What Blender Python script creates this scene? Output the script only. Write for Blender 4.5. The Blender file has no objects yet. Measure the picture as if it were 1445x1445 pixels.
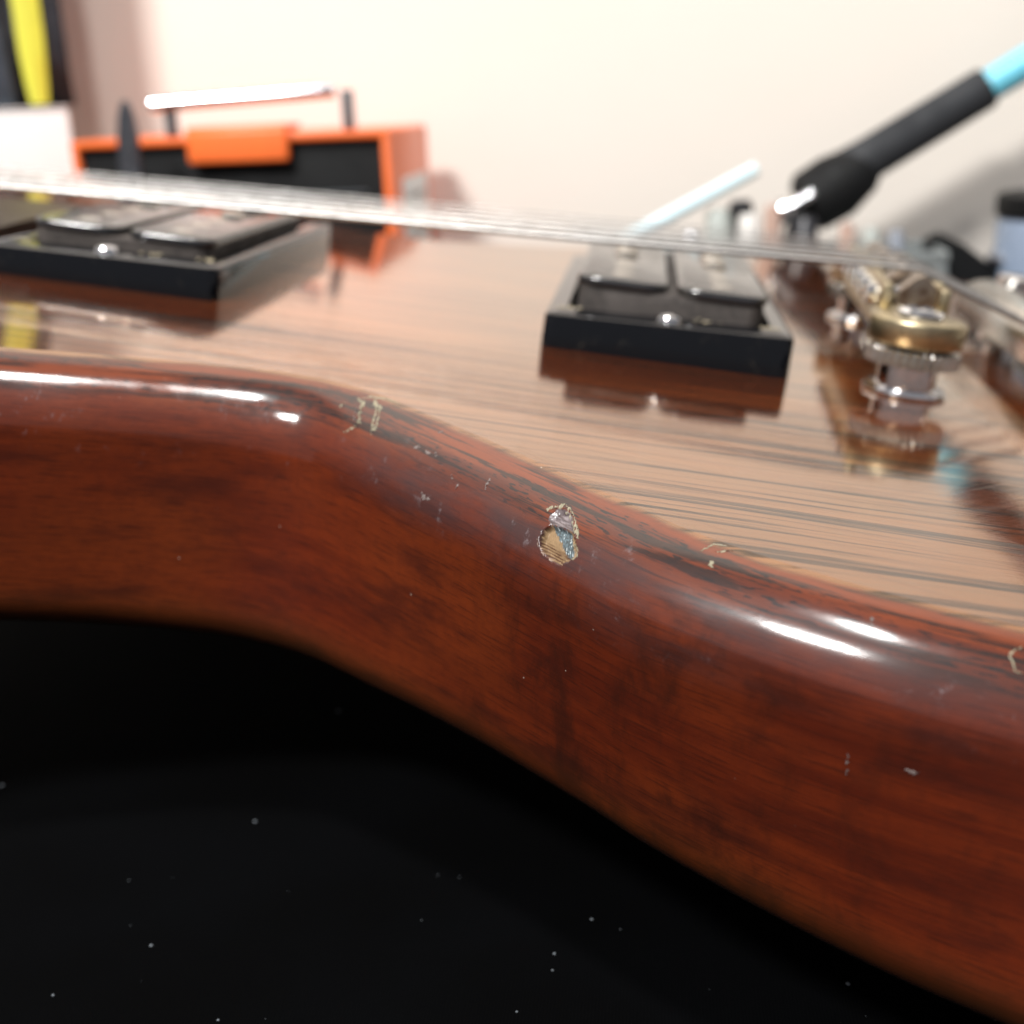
import bpy, bmesh, math, random
from mathutils import Vector, Matrix, noise
from mathutils.bvhtree import BVHTree

random.seed(7)
MM = 0.001
scene = bpy.context.scene
C = scene.collection

# ------------------------------------------------------------------ camera
cam_data = bpy.data.cameras.new("camera")
cam = bpy.data.objects.new("camera", cam_data)
C.objects.link(cam)
R_ = Vector((0.99373289, 0.10446646, -0.03977053))
U_ = Vector((0.00544898, 0.31009567, 0.95068974))
W_ = Vector((-0.11164786, 0.94494837, -0.30758304))
cam_loc = Vector((20.6093, -227.607, 42.6955)) * MM
cam.matrix_world = Matrix(((R_.x, U_.x, -W_.x, cam_loc.x),
                           (R_.y, U_.y, -W_.y, cam_loc.y),
                           (R_.z, U_.z, -W_.z, cam_loc.z), (0, 0, 0, 1)))
cam_data.sensor_width = 36.0
cam_data.lens = 1800 / 1445 * 36.0
cam_data.clip_start = 0.005
cam_data.clip_end = 50
cam_data.dof.use_dof = True
cam_data.dof.focus_distance = 0.151
cam_data.dof.aperture_fstop = 16.5
cam_data.dof.aperture_blades = 7
scene.camera = cam

# ------------------------------------------------------------------ room light
world = bpy.data.worlds.new("World")
scene.world = world
world.use_nodes = True
wb = world.node_tree.nodes["Background"]
wb.inputs[0].default_value = (0.95, 0.95, 1.0, 1)
wb.inputs[1].default_value = 0.26
scene.view_settings.view_transform = 'Standard'
scene.view_settings.look = 'None'
scene.view_settings.exposure = 0.30
scene.view_settings.gamma = 1.0


def lamp(name, loc, target, sx, sy, power, col=(1, 1, 1), roll=0.0):
    ld = bpy.data.lights.new(name, 'AREA')
    ld.shape = 'RECTANGLE'
    ld.size, ld.size_y = sx, sy
    ld.energy = power
    ld.color = col
    o = bpy.data.objects.new(name, ld)
    C.objects.link(o)
    o.location = loc
    d = Vector(target) - Vector(loc)
    o.rotation_euler = (d.to_track_quat('-Z', 'Y').to_matrix() @ Matrix.Rotation(roll, 3, 'Z')).to_euler()
    return o


lamp("ceiling_lamp", (-0.045, -0.35, 1.10), (0.0, 0.05, 0), 0.050, 0.13, 8.0, (1.0, 0.985, 0.96))
lamp("key_lamp", (-0.50, -0.88, 1.10), (-0.02, 0.15, 0), 0.30, 0.16, 25.0, (1.0, 0.985, 0.96))


# ------------------------------------------------------------------ node helpers
class NT:
    def __init__(self, name):
        self.m = bpy.data.materials.new(name)
        self.m.use_nodes = True
        self.t = self.m.node_tree
        self.b = self.t.nodes["Principled BSDF"]

    def n(self, typ, **kw):
        nd = self.t.nodes.new(typ)
        for k, v in kw.items():
            setattr(nd, k, v)
        return nd

    def l(self, a, b):
        self.t.links.new(a, b)

    def _in(self, sock, v):
        if isinstance(v, bpy.types.NodeSocket):
            self.l(v, sock)
        elif v is not None:
            if sock.type == 'RGBA' and len(v) == 3:
                v = (*v, 1)
            sock.default_value = v

    def math(self, op, a, b=None, clamp=False):
        nd = self.n('ShaderNodeMath', operation=op, use_clamp=clamp)
        self._in(nd.inputs[0], a)
        if b is not None:
            self._in(nd.inputs[1], b)
        return nd.outputs[0]

    def noise(self, vec, scale=1.0, detail=4, rough=0.5, dist=0.0):
        nd = self.n('ShaderNodeTexNoise')
        self._in(nd.inputs['Vector'], vec)
        nd.inputs['Scale'].default_value = scale
        nd.inputs['Detail'].default_value = detail
        nd.inputs['Roughness'].default_value = rough
        nd.inputs['Distortion'].default_value = dist
        return nd.outputs['Fac']

    def scale(self, vec, s, off=(0, 0, 0)):
        nd = self.n('ShaderNodeMapping')
        self._in(nd.inputs['Vector'], vec)
        nd.inputs['Scale'].default_value = s
        nd.inputs['Location'].default_value = off
        return nd.outputs[0]

    def ramp(self, fac, lo, hi, a=0.0, b=1.0, smooth=True):
        nd = self.n('ShaderNodeMapRange')
        nd.interpolation_type = 'SMOOTHSTEP' if smooth else 'LINEAR'
        self._in(nd.inputs[0], fac)
        nd.inputs[1].default_value = lo
        nd.inputs[2].default_value = hi
        nd.inputs[3].default_value = a
        nd.inputs[4].default_value = b
        return nd.outputs[0]

    def mix(self, fac, a, b, mode='MIX'):
        nd = self.n('ShaderNodeMix', data_type='RGBA', blend_type=mode)
        self._in(nd.inputs[0], fac)
        self._in(nd.inputs[6], a)
        self._in(nd.inputs[7], b)
        return nd.outputs[2]

    def mixf(self, fac, a, b):
        nd = self.n('ShaderNodeMix', data_type='FLOAT')
        self._in(nd.inputs[0], fac)
        self._in(nd.inputs[2], a)
        self._in(nd.inputs[3], b)
        return nd.outputs[0]

    def set(self, **kw):
        for k, v in kw.items():
            self._in(self.b.inputs[k.replace('_', ' ')], v)

    def bump(self, h, strength=0.3, dist=0.0002):
        nd = self.n('ShaderNodeBump')
        nd.inputs['Strength'].default_value = strength
        nd.inputs['Distance'].default_value = dist
        self._in(nd.inputs['Height'], h)
        return nd.outputs[0]


def obj_co(t):
    return t.n('ShaderNodeTexCoord').outputs['Object']


def simple(name, col, rough=0.4, metal=0.0, var=0.25, nscale=400.0, col2=None, coat=0.0, spec=0.5,
           rvar=0.15, bump=0.0):
    t = NT(name)
    co = obj_co(t)
    f = t.noise(co, nscale, 5, 0.6)
    f2 = t.noise(co, nscale * 0.13, 3, 0.5)
    m = t.math('MULTIPLY', f, f2)
    m = t.ramp(m, 0.12, 0.42)
    c2 = col2 or tuple(c * (1 - var) for c in col)
    t.set(Base_Color=t.mix(m, col, c2), Metallic=metal,
          Roughness=t.ramp(f2, 0.3, 0.7, max(0.02, rough - rvar * rough), rough + rvar * rough),
          Coat_Weight=coat, Coat_Roughness=0.05, Specular_IOR_Level=spec)
    if bump:
        t.set(Normal=t.bump(f, bump, 0.0003))
    return t.m


# ------------------------------------------------------------------ wood
def wood_material():
    t = NT("lacquered_wood")
    co = obj_co(t)
    uv = t.n('ShaderNodeUVMap').outputs[0]
    sep = t.n('ShaderNodeSeparateXYZ')
    t.l(uv, sep.inputs[0])
    s, v = sep.outputs[0], sep.outputs[1]

    # --- top cap: long dark and orange grain running along the strings
    warp = t.noise(t.scale(co, (9, 30, 30)), 1, 3)
    wv = t.n('ShaderNodeCombineXYZ')
    t.l(t.math('MULTIPLY', warp, 0.006), wv.inputs[1])
    add = t.n('ShaderNodeVectorMath', operation='ADD')
    t.l(co, add.inputs[0])
    t.l(wv.outputs[0], add.inputs[1])
    cw = add.outputs[0]
    g1 = t.noise(t.scale(cw, (7, 420, 420)), 1, 5, 0.62)       # zebra lines
    g2 = t.noise(t.scale(cw, (30, 1900, 1500)), 1, 4, 0.6)     # fine fibre
    g3 = t.noise(t.scale(cw, (10, 70, 70), (3, 1, 5)), 1, 3)   # broad bands
    pores = t.noise(t.scale(cw, (230, 2600, 2000)), 1, 2, 0.5)
    dark = t.ramp(g1, 0.50, 0.57)
    dark = t.math('MULTIPLY', dark, t.ramp(g2, 0.25, 0.6, 0.45, 1.0))
    g4 = t.noise(t.scale(cw, (13, 1050, 900), (2, 9, 4)), 1, 4, 0.6)
    dark = t.math('MAXIMUM', dark, t.math('MULTIPLY', t.ramp(g4, 0.52, 0.66), 0.5))
    dark = t.math('MULTIPLY', dark, t.ramp(g3, 0.34, 0.52, 0.25, 1.0))
    top = t.mix(t.ramp(g3, 0.35, 0.65), (0.150, 0.036, 0.009), (0.090, 0.019, 0.005))
    top = t.mix(t.ramp(g2, 0.35, 0.7, 0.0, 0.55), top, (0.050, 0.011, 0.004))
    top = t.mix(dark, top, (0.012, 0.008, 0.005))
    pm = t.math('MULTIPLY', t.ramp(pores, 0.60, 0.66), t.ramp(g1, 0.42, 0.55, 0.35, 1.0))
    top = t.mix(t.math('MULTIPLY', pm, 0.9), top, (0.012, 0.006, 0.005))

    # --- side: mahogany-coloured wood, grain along the edge, blotches and cross figure
    c2 = t.n('ShaderNodeCombineXYZ')
    t.l(s, c2.inputs[0]); t.l(v, c2.inputs[1])
    sv = c2.outputs[0]
    h1 = t.noise(t.scale(sv, (22, 260, 1)), 1, 5, 0.55, 0.5)
    h2 = t.noise(t.scale(sv, (160, 3200, 1)), 1, 3, 0.6)
    h3 = t.noise(t.scale(sv, (42, 135, 1), (0.2, 0.4, 0)), 1, 6, 0.62, 0.15)     # soft blotches
    h4 = t.noise(t.scale(sv, (120, 62, 1), (4.7, 1.0, 0)), 1, 6, 0.68, 0.2)      # cross figure
    h5 = t.noise(t.scale(sv, (18, 26, 1), (1.9, 0.6, 0)), 1, 2)
    h6 = t.noise(t.scale(sv, (600, 600, 1)), 1, 3, 0.6)
    side = t.mix(t.ramp(h1, 0.32, 0.68), (0.116, 0.0160, 0.0036), (0.068, 0.0088, 0.0028))
    side = t.mix(t.ramp(h5, 0.40, 0.65, 0, 0.75), side, (0.145, 0.0250, 0.0050))
    side = t.mix(t.ramp(h3, 0.48, 0.68, 0, 0.62), side, (0.024, 0.0052, 0.0038))
    fig = t.math('MULTIPLY', t.ramp(h4, 0.46, 0.68, 0, 0.68), t.math('MULTIPLY', t.ramp(s, SGO - 0.022, SGO + 0.004), t.ramp(s, SGO + 0.030, SGO + 0.060, 1, 0.5)))
    side = t.mix(fig, side, (0.018, 0.0055, 0.0032))
    side = t.mix(t.ramp(h2, 0.50, 0.68, 0, 0.62), side, (0.030, 0.006, 0.003))
    side = t.mix(t.ramp(h6, 0.40, 0.70, 0, 0.25), side, (0.055, 0.009, 0.004))
    # green-brown burst edge at the bottom and dark band near the edge
    side = t.mix(t.ramp(v, 0.036, 0.046, 0, 0.75), side, (0.030, 0.013, 0.003))

    vn = t.math('ADD', v, t.math('MULTIPLY', t.math('SUBTRACT', t.noise(t.scale(sv, (60, 90, 1)), 1, 4), 0.5), 0.006))
    m_side = t.ramp(vn, 0.0065, 0.0105)
    # rounded edge: orange brown with short dark pores following the edge
    e1 = t.noise(t.scale(sv, (38, 900, 1), (1, 2, 0)), 1, 5, 0.65, 0.15)
    e2 = t.noise(t.scale(sv, (420, 2600, 1), (5, 2, 0)), 1, 2, 0.5)
    e3 = t.noise(t.scale(sv, (30, 300, 1), (7, 2, 0)), 1, 3, 0.5)
    edge = t.mix(t.ramp(e3, 0.38, 0.62), (0.140, 0.026, 0.005), (0.070, 0.012, 0.0035))
    edge = t.mix(t.ramp(e1, 0.49, 0.57, 0, 0.90), edge, (0.014, 0.006, 0.004))
    pe = t.math('MULTIPLY', t.ramp(e2, 0.56, 0.61), t.ramp(e3, 0.40, 0.52, 0.1, 1.0))
    edge = t.mix(t.math('MULTIPLY', pe, 0.92), edge, (0.006, 0.004, 0.004))
    vt = t.math('ADD', v, t.math('MULTIPLY', t.math('SUBTRACT', t.noise(t.scale(sv, (50, 50, 1)), 1, 3), 0.5), 0.003))
    top = t.mix(t.ramp(vt, 0.0002, 0.0022), top, edge)
    col = t.mix(m_side, top, side)
    # grey brown band over the round edge: wear plus soft ceiling reflection painted in
    band = t.math('MULTIPLY', t.ramp(vn, 0.004, 0.009), t.ramp(vn, 0.012, 0.018, 1, 0))
    worn = t.noise(t.scale(sv, (40, 130, 1), (2, 7, 0)), 1, 4, 0.6)
    sband = t.math('MULTIPLY', t.ramp(s, SGO - 0.045, SGO - 0.020), t.ramp(s, SGO + 0.03, SGO + 0.07, 1, 0.25))
    wear_sheen = t.math('MULTIPLY', t.math('MULTIPLY', band, sband), t.ramp(worn, 0.34, 0.62, 0.10, 0.75))
    col = t.mix(wear_sheen, col, (0.034, 0.019, 0.020))
    # pale rubbed scuffs
    scuff = t.noise(t.scale(sv, (420, 300, 1), (0, 2, 0)), 1, 6, 0.75)
    scm = t.math('MULTIPLY', t.math('MULTIPLY', band, t.ramp(scuff, 0.56, 0.70)), t.ramp(worn, 0.45, 0.6))
    col = t.mix(t.math('MULTIPLY', scm, 0.55), col, (0.20, 0.17, 0.18))
    # dust specks
    vo = t.n('ShaderNodeTexVoronoi')
    t._in(vo.inputs['Vector'], t.scale(co, (1, 1, 1)))
    vo.inputs['Scale'].default_value = 420
    wn = t.n('ShaderNodeTexWhiteNoise')
    t.l(vo.outputs['Position'], wn.inputs['Vector'])
    sp = t.math('MULTIPLY', t.ramp(vo.outputs['Distance'], 0.030, 0.055, 1, 0), t.ramp(wn.outputs[0], 0.90, 0.95))
    col = t.mix(t.math('MULTIPLY', sp, 0.7), col, (0.6, 0.5, 0.42))

    # chip painted on the mesh as an attribute
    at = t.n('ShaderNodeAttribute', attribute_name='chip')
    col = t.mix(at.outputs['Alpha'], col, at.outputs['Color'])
    a2 = t.n('ShaderNodeAttribute', attribute_name='chip_gloss')
    gloss = a2.outputs['Fac']

    haze = t.noise(t.scale(sv, (70, 90, 1), (9, 3, 0)), 1, 5, 0.6)
    cr = t.ramp(haze, 0.36, 0.68, 0.07, 0.20)
    cr = t.mixf(t.math("MULTIPLY", sband, band), cr, t.ramp(worn, 0.3, 0.6, 0.20, 0.32))
    cr = t.mixf(t.math("MULTIPLY", t.ramp(s, SGO + 0.026, SGO + 0.034), band), cr, 0.13)
    cr = t.mixf(t.ramp(vt, 0.0025, 0.0060), t.ramp(g2, 0.3, 0.7, 0.012, 0.028), cr)
    cr = t.mixf(at.outputs['Alpha'], cr, 0.25)
    cw_ = t.math('MULTIPLY', 1.0, t.math('SUBTRACT', 1.0, t.math('MULTIPLY', at.outputs['Alpha'], t.math('SUBTRACT', 1.0, gloss))))
    hgt = t.math('ADD', t.math('MULTIPLY', g2, 0.2), t.math('MULTIPLY', t.noise(t.scale(co, (25, 70, 70)), 1, 2), 1.0))
    onflat = t.math('SUBTRACT', 1.0, t.ramp(vt, 0.0, 0.0015))
    dk = t.math('MULTIPLY', onflat, dark)
    cw_ = t.math('MULTIPLY', cw_, t.math('SUBTRACT', 1.0, t.math('MULTIPLY', dk, 0.38)))
    t.set(Base_Color=col, Roughness=t.mixf(onflat, 0.55, 0.07),
          Specular_IOR_Level=0.14, Coat_Weight=cw_, Coat_Roughness=cr, Coat_IOR=1.43)
    # amber depth of the lacquered top
    gl = t.n('ShaderNodeBsdfGlossy')
    gl.inputs['Color'].default_value = (1.0, 0.66, 0.34, 1)
    gl.inputs['Roughness'].default_value = 0.05
    ms = t.n('ShaderNodeMixShader')
    t.l(t.math('MULTIPLY', t.math('MULTIPLY', onflat, 0.21), t.math('SUBTRACT', 1.0, t.math('MULTIPLY', dk, 0.9))), ms.inputs[0])
    t.l(t.b.outputs[0], ms.inputs[1])
    t.l(gl.outputs[0], ms.inputs[2])
    t.l(ms.outputs[0], t.t.nodes['Material Output'].inputs[0])
    bn = t.bump(hgt, 0.12, 0.00025)
    t._in(t.b.inputs['Coat Normal'], bn)
    t._in(t.b.inputs['Normal'], t.bump(t.math('ADD', h2, h6), 0.25, 0.0001))
    return t.m


def wall_material():
    t = NT("cream_paint")
    co = obj_co(t)
    f = t.noise(co, 3, 5, 0.6)
    g = t.noise(co, 260, 4, 0.6)
    t.set(Base_Color=t.mix(t.ramp(f, 0.35, 0.65), (0.90, 0.83, 0.755), (0.87, 0.80, 0.72)), Roughness=0.7,
          Normal=t.bump(g, 0.15, 0.0005))
    return t.m


def cloth_material():
    t = NT("black_cloth")
    co = obj_co(t)
    w1 = t.n('ShaderNodeTexWave', wave_type='BANDS', bands_direction='X')
    w2 = t.n('ShaderNodeTexWave', wave_type='BANDS', bands_direction='Y')
    for w in (w1, w2):
        t.l(co, w.inputs['Vector'])
        w.inputs['Scale'].default_value = 700
        w.inputs['Distortion'].default_value = 1.5
    h = t.math('MULTIPLY', w1.outputs['Fac'], w2.outputs['Fac'])
    n1 = t.noise(co, 30, 4)
    c = t.mix(t.ramp(n1, 0.3, 0.7), (0.0006, 0.0006, 0.0007), (0.0010, 0.0011, 0.0014))
    c = t.mix(t.math('MULTIPLY', h, 0.4), c, (0.002, 0.0022, 0.0026))
    t.set(Base_Color=c, Roughness=0.9, Specular_IOR_Level=0.03, Normal=t.bump(h, 0.3, 0.0002))
    return t.m


def dusty_black(name, rough=0.12, dust=0.12):
    t = NT(name)
    co = obj_co(t)
    n1 = t.noise(co, 220, 6, 0.7)
    n2 = t.noise(co, 1700, 3, 0.7)
    m = t.math('MULTIPLY', t.ramp(n1, 0.55, 0.75), t.ramp(n2, 0.45, 0.7))
    t.set(Base_Color=t.mix(t.math('MULTIPLY', m, dust * 4), (0.003, 0.0035, 0.005), (0.42, 0.36, 0.26)),
          Roughness=t.ramp(n1, 0.3, 0.7, rough * 0.6, rough * 1.6))
    return t.m


# ------------------------------------------------------------------ mesh helpers
def link(name, me, mat, parent=None, smooth=True):
    if mat is not None:
        me.materials.append(mat)
    if smooth:
        me.shade_smooth()
    o = bpy.data.objects.new(name, me)
    C.objects.link(o)
    if parent is not None:
        o.parent = parent
    return o


def from_bm(name, bm, mat, parent=None, smooth=True, angle=40):
    bmesh.ops.recalc_face_normals(bm, faces=bm.faces)
    for e in bm.edges:
        if len(e.link_faces) == 2 and e.calc_face_angle(0) > math.radians(angle):
            e.smooth = False
    me = bpy.data.meshes.new(name)
    bm.to_mesh(me)
    bm.free()
    return link(name, me, mat, parent, smooth)


def add_box(bm, c, size, bevel=0.0, rot=None, seg=2):
    b2 = bmesh.new()
    bmesh.ops.create_cube(b2, size=1)
    bmesh.ops.scale(b2, vec=Vector(size) * MM, verts=b2.verts)
    if bevel:
        bmesh.ops.bevel(b2, geom=b2.edges[:], offset=bevel * MM, segments=seg, affect='EDGES', profile=0.5)
    M = Matrix.Translation(Vector(c) * MM)
    if rot is not None:
        M = M @ rot.to_4x4()
    bmesh.ops.transform(b2, matrix=M, verts=b2.verts)
    merge(bm, b2)


def merge(bm, b2):
    me = bpy.data.meshes.new("tmp")
    b2.to_mesh(me)
    b2.free()
    bm.from_mesh(me)
    bpy.data.meshes.remove(me)


def add_lathe(bm, prof, c=(0, 0, 0), axis=(0, 0, 1), n=40, ribs=0, rib_depth=0.0, rib_rows=()):
    """prof: list of (radius, height) in mm"""
    q = Vector((0, 0, 1)).rotation_difference(Vector(axis).normalized())
    rows = []
    for i, (r, h) in enumerate(prof):
        row = []
        if r < 1e-6:
            row = [bm.verts.new(q @ (Vector((0, 0, h)) * MM) + Vector(c) * MM)]
        else:
            for k in range(n):
                a = 2 * math.pi * k / n
                rr = r
                if ribs and i in rib_rows:
                    rr -= rib_depth * (0.5 + 0.5 * math.cos(a * ribs))
                row.append(bm.verts.new(q @ (Vector((rr * math.cos(a), rr * math.sin(a), h)) * MM) + Vector(c) * MM))
        rows.append(row)
    for a, b in zip(rows, rows[1:]):
        if len(a) == 1 and len(b) == 1:
            continue
        for k in range(n):
            k2 = (k + 1) % n
            if len(a) == 1:
                bm.faces.new((a[0], b[k], b[k2]))
            elif len(b) == 1:
                bm.faces.new((a[k], a[k2], b[0]))
            else:
                bm.faces.new((a[k], a[k2], b[k2], b[k]))
    for row in (rows[0], rows[-1]):
        if len(row) > 2:
            bm.faces.new(row)


def add_tube(bm, pts, radii, n=12):
    pts = [Vector(p) * MM for p in pts]
    if not hasattr(radii, '__len__'):
        radii = [radii] * len(pts)
    rows = []
    prev = None
    for i, p in enumerate(pts):
        d = (pts[min(i + 1, len(pts) - 1)] - pts[max(i - 1, 0)]).normalized()
        if prev is None:
            u = d.orthogonal().normalized()
        else:
            u = (prev - d * prev.dot(d)).normalized()
        prev = u
        w = d.cross(u)
        rows.append([bm.verts.new(p + (u * math.cos(2 * math.pi * k / n) + w * math.sin(2 * math.pi * k / n)) * radii[i] * MM)
                     for k in range(n)])
    for a, b in zip(rows, rows[1:]):
        for k in range(n):
            bm.faces.new((a[k], a[(k + 1) % n], b[(k + 1) % n], b[k]))
    bm.faces.new(rows[0])
    bm.faces.new(rows[-1])


def rrect(x0, x1, y0, y1, r, n=6):
    out = []
    for cx, cy, a0 in ((x1 - r, y0 + r, -90), (x1 - r, y1 - r, 0), (x0 + r, y1 - r, 90), (x0 + r, y0 + r, 180)):
        for k in range(n + 1):
            a = math.radians(a0 + 90 * k / n)
            out.append((cx + r * math.cos(a), cy + r * math.sin(a)))
    return out


def add_loops(bm, loops, cap0=True, cap1=True):
    rows = [[bm.verts.new(Vector(p) * MM) for p in lp] for lp in loops]
    n = len(rows[0])
    for a, b in zip(rows, rows[1:]):
        for k in range(n):
            bm.faces.new((a[k], a[(k + 1) % n], b[(k + 1) % n], b[k]))
    if cap0:
        bm.faces.new(rows[0])
    if cap1:
        bm.faces.new(rows[-1])


def tag(o, label=None, cat=None, group=None, kind=None):
    if label: o['label'] = label
    if cat: o['category'] = cat
    if group: o['group'] = group
    if kind: o['kind'] = kind
    return o


def empty(name, loc=(0, 0, 0), rot=(0, 0, 0)):
    o = bpy.data.objects.new(name, None)
    o.empty_display_size = 0.02
    C.objects.link(o)
    o.location = Vector(loc) * MM
    o.rotation_euler = rot
    return o


def clone(o, parent, name=None):
    c = o.copy()
    C.objects.link(c)
    c.parent = parent
    return c


# ------------------------------------------------------------------ setting
BENCH_Z = -70.0
WALL_Y = 300.0
m_cloth = cloth_material()
bm = bmesh.new()
add_box(bm, (0, -240, BENCH_Z - 12), (2400, 1079, 24), 2)
tag(from_bm("workbench", bm, m_cloth), kind='structure',
    label="flat worktop covered in matt black cloth under the guitar")
m_wall = wall_material()
bm = bmesh.new()
add_box(bm, (0, WALL_Y + 40, 780), (3600, 80, 2400), 1)
tag(from_bm("wall", bm, m_wall), kind='structure', label="plain cream painted wall behind the workbench")

# ------------------------------------------------------------------ guitar
THETA = 0.15614386
guitar = empty("electric_guitar", (0, 0, 0), (0, THETA, 0))
tag(guitar, "worn reddish brown electric guitar lying on black cloth, its edge chipped", "guitar")

T = 42.5      # body thickness
RT = 8.6      # top round-over
RB = 6.0      # back round-over

ctrl = [(-76, -53.9), (-65, -50.9), (-55.3, -48.35), (-48, -46.7), (-41, -45.5), (-34.8, -45.0), (-28, -45.7), (-22, -48.4), (-16, -53.0), (-9, -59.3),
        (-0.1, -67.3), (9.9, -77.1), (18.7, -85.8), (26.7, -93.0), (41.2, -101.0), (57.7, -106.5),
        (85, -112), (115, -109), (142, -97), (162, -75), (175, -40), (180, 0), (182, 44.5), (180, 89), (174, 130), (160, 165),
        (138, 188), (110, 200), (80, 201), (50, 193), (27, 181), (10, 167), (-5, 153), (-20, 141), (-35, 131), (-52, 127), (-70, 134),
        (-90, 150), (-115, 163), (-140, 170), (-168, 170), (-188, 158), (-192, 140), (-180, 122), (-158, 108), (-142, 94),
        (-138, 75), (-138, 44.5), (-138, 16), (-144, -4), (-164, -20), (-186, -40), (-200, -62), (-198, -84),
        (-180, -94), (-152, -90), (-125, -76), (-100, -61.2)]


def spline(P, step):
    out = []
    n = len(P)
    for i in range(n):
        p0, p1, p2, p3 = (Vector(P[(i + k - 1) % n]) for k in range(4))
        L = (p2 - p1).length
        m = max(2, int(L / step))
        for k in range(m):
            u = k / m
            out.append(0.5 * ((2 * p1) + (p2 - p0) * u + (2 * p0 - 5 * p1 + 4 * p2 - p3) * u * u +
                              (3 * p1 - p0 - 3 * p2 + p3) * u ** 3))
    return out


fine = spline(ctrl, 0.25)
NF = len(fine)
# smooth the fine contour a little
for _ in range(110):
    fine = [(fine[i - 1] + fine[i] * 2 + fine[(i + 1) % NF]) / 4 for i in range(NF)]
arc = [0.0]
for i in range(1, NF):
    arc.append(arc[-1] + (fine[i] - fine[i - 1]).length)
tot = arc[-1] + (fine[0] - fine[-1]).length


def at_s(s):
    import bisect
    s = s % tot
    i = bisect.bisect_right(arc, s) - 1
    j = (i + 1) % NF
    L = (arc[j] if j else tot) - arc[i]
    u = (s - arc[i]) / max(L, 1e-9)
    p = fine[i].lerp(fine[j], u)
    d = fine[(i + 4) % NF] - fine[i - 4]
    d.normalize()
    return p, Vector((d.y, -d.x))     # outward for a counter-clockwise outline


GX, GV = 10.0, 14.5      # chip centre: x of the outline point and length down the profile (mm)
CHIP_S = min((arc[i] for i in range(NF) if fine[i].y < 0 and abs(fine[i].x - GX) < 0.4), default=0)
SGO = CHIP_S * MM
# columns
cols = []
s = 0.0
while s < tot - 0.2:
    cols.append(s)
    d = s - CHIP_S
    if -0.5 < d < 15:
        s += 0.11
    elif s < 260 or s > tot - 60:
        s += 0.8
    else:
        s += 3.0
# profile: (offset, z, length)
prof = []
K = 90
A0 = math.radians(12)          # the round-over starts with a slight arris
RC = RT / (1 - math.sin(A0))
for k in range(K + 1):
    a = A0 + (math.pi / 2 - A0) * k / K
    prof.append((RC * (math.sin(a) - math.sin(A0)), -RC * (math.cos(A0) - math.cos(a)), RC * (a - A0)))
v0 = RC * (math.pi / 2 - A0)
z = z0 = prof[-1][1]
while z > -T + RB + 0.3:
    step = 0.12 if z > -13 else 1.0
    z -= step
    z = max(z, -T + RB)
    prof.append((RT, z, v0 + (z0 - z)))
v1 = prof[-1][2]
for k in range(1, 13):
    a = math.pi / 2 * k / 12
    prof.append((RT - RB * (1 - math.cos(a)), -T + RB - RB * math.sin(a), v1 + RB * a))


CHIP_PLAN = {
    "bare": [(500, 570), (440, 610), (380, 690), (345, 790), (350, 880), (400, 970), (460, 1060), (530, 1130), (620, 1172),
             (690, 1180), (800, 1130), (930, 1060), (945, 1000), (915, 860), (900, 760), (850, 680), (700, 600), (590, 575)],
    "blue": [(520, 575), (575, 700), (630, 820), (665, 930), (745, 1050), (820, 1105), (890, 1060), (880, 930), (860, 820),  # outline of the painted bluish reflection
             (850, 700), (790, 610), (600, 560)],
    "shave": [(510, 575), (495, 480), (515, 400), (600, 325), (700, 300), (790, 340), (850, 450), (890, 560), (915, 720),
              (860, 690), (760, 610), (600, 580)],
}
RIMS = [([(490, 325), (535, 300), (610, 275), (680, 282), (730, 250), (800, 290), (860, 360), (880, 440), (920, 540), (945, 640),
          (945, 760)], 27),
        ([(800, 390), (855, 500), (885, 600), (900, 700)], 18),
        ([(300, 790), (330, 890), (395, 985), (470, 1065), (535, 1125)], 11),
        ([(890, 860), (930, 960), (940, 1050), (860, 1110)], 16)]


def seg_d(px, py, a, b):
    vx, vy = b[0] - a[0], b[1] - a[1]
    t = max(0.0, min(1.0, ((px - a[0]) * vx + (py - a[1]) * vy) / (vx * vx + vy * vy)))
    return math.hypot(px - a[0] - t * vx, py - a[1] - t * vy)


def poly_sd(px, py, P):
    """positive inside"""
    ins = False
    d = 1e9
    for k in range(len(P)):
        a, b = P[k - 1], P[k]
        d = min(d, seg_d(px, py, a, b))
        if (a[1] > py) != (b[1] > py) and px < (b[0] - a[0]) * (py - a[1]) / (b[1] - a[1]) + a[0]:
            ins = not ins
    return d if ins else -d


def clamp(x, a=0.0, b=1.0):
    return max(a, min(b, x))


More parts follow.
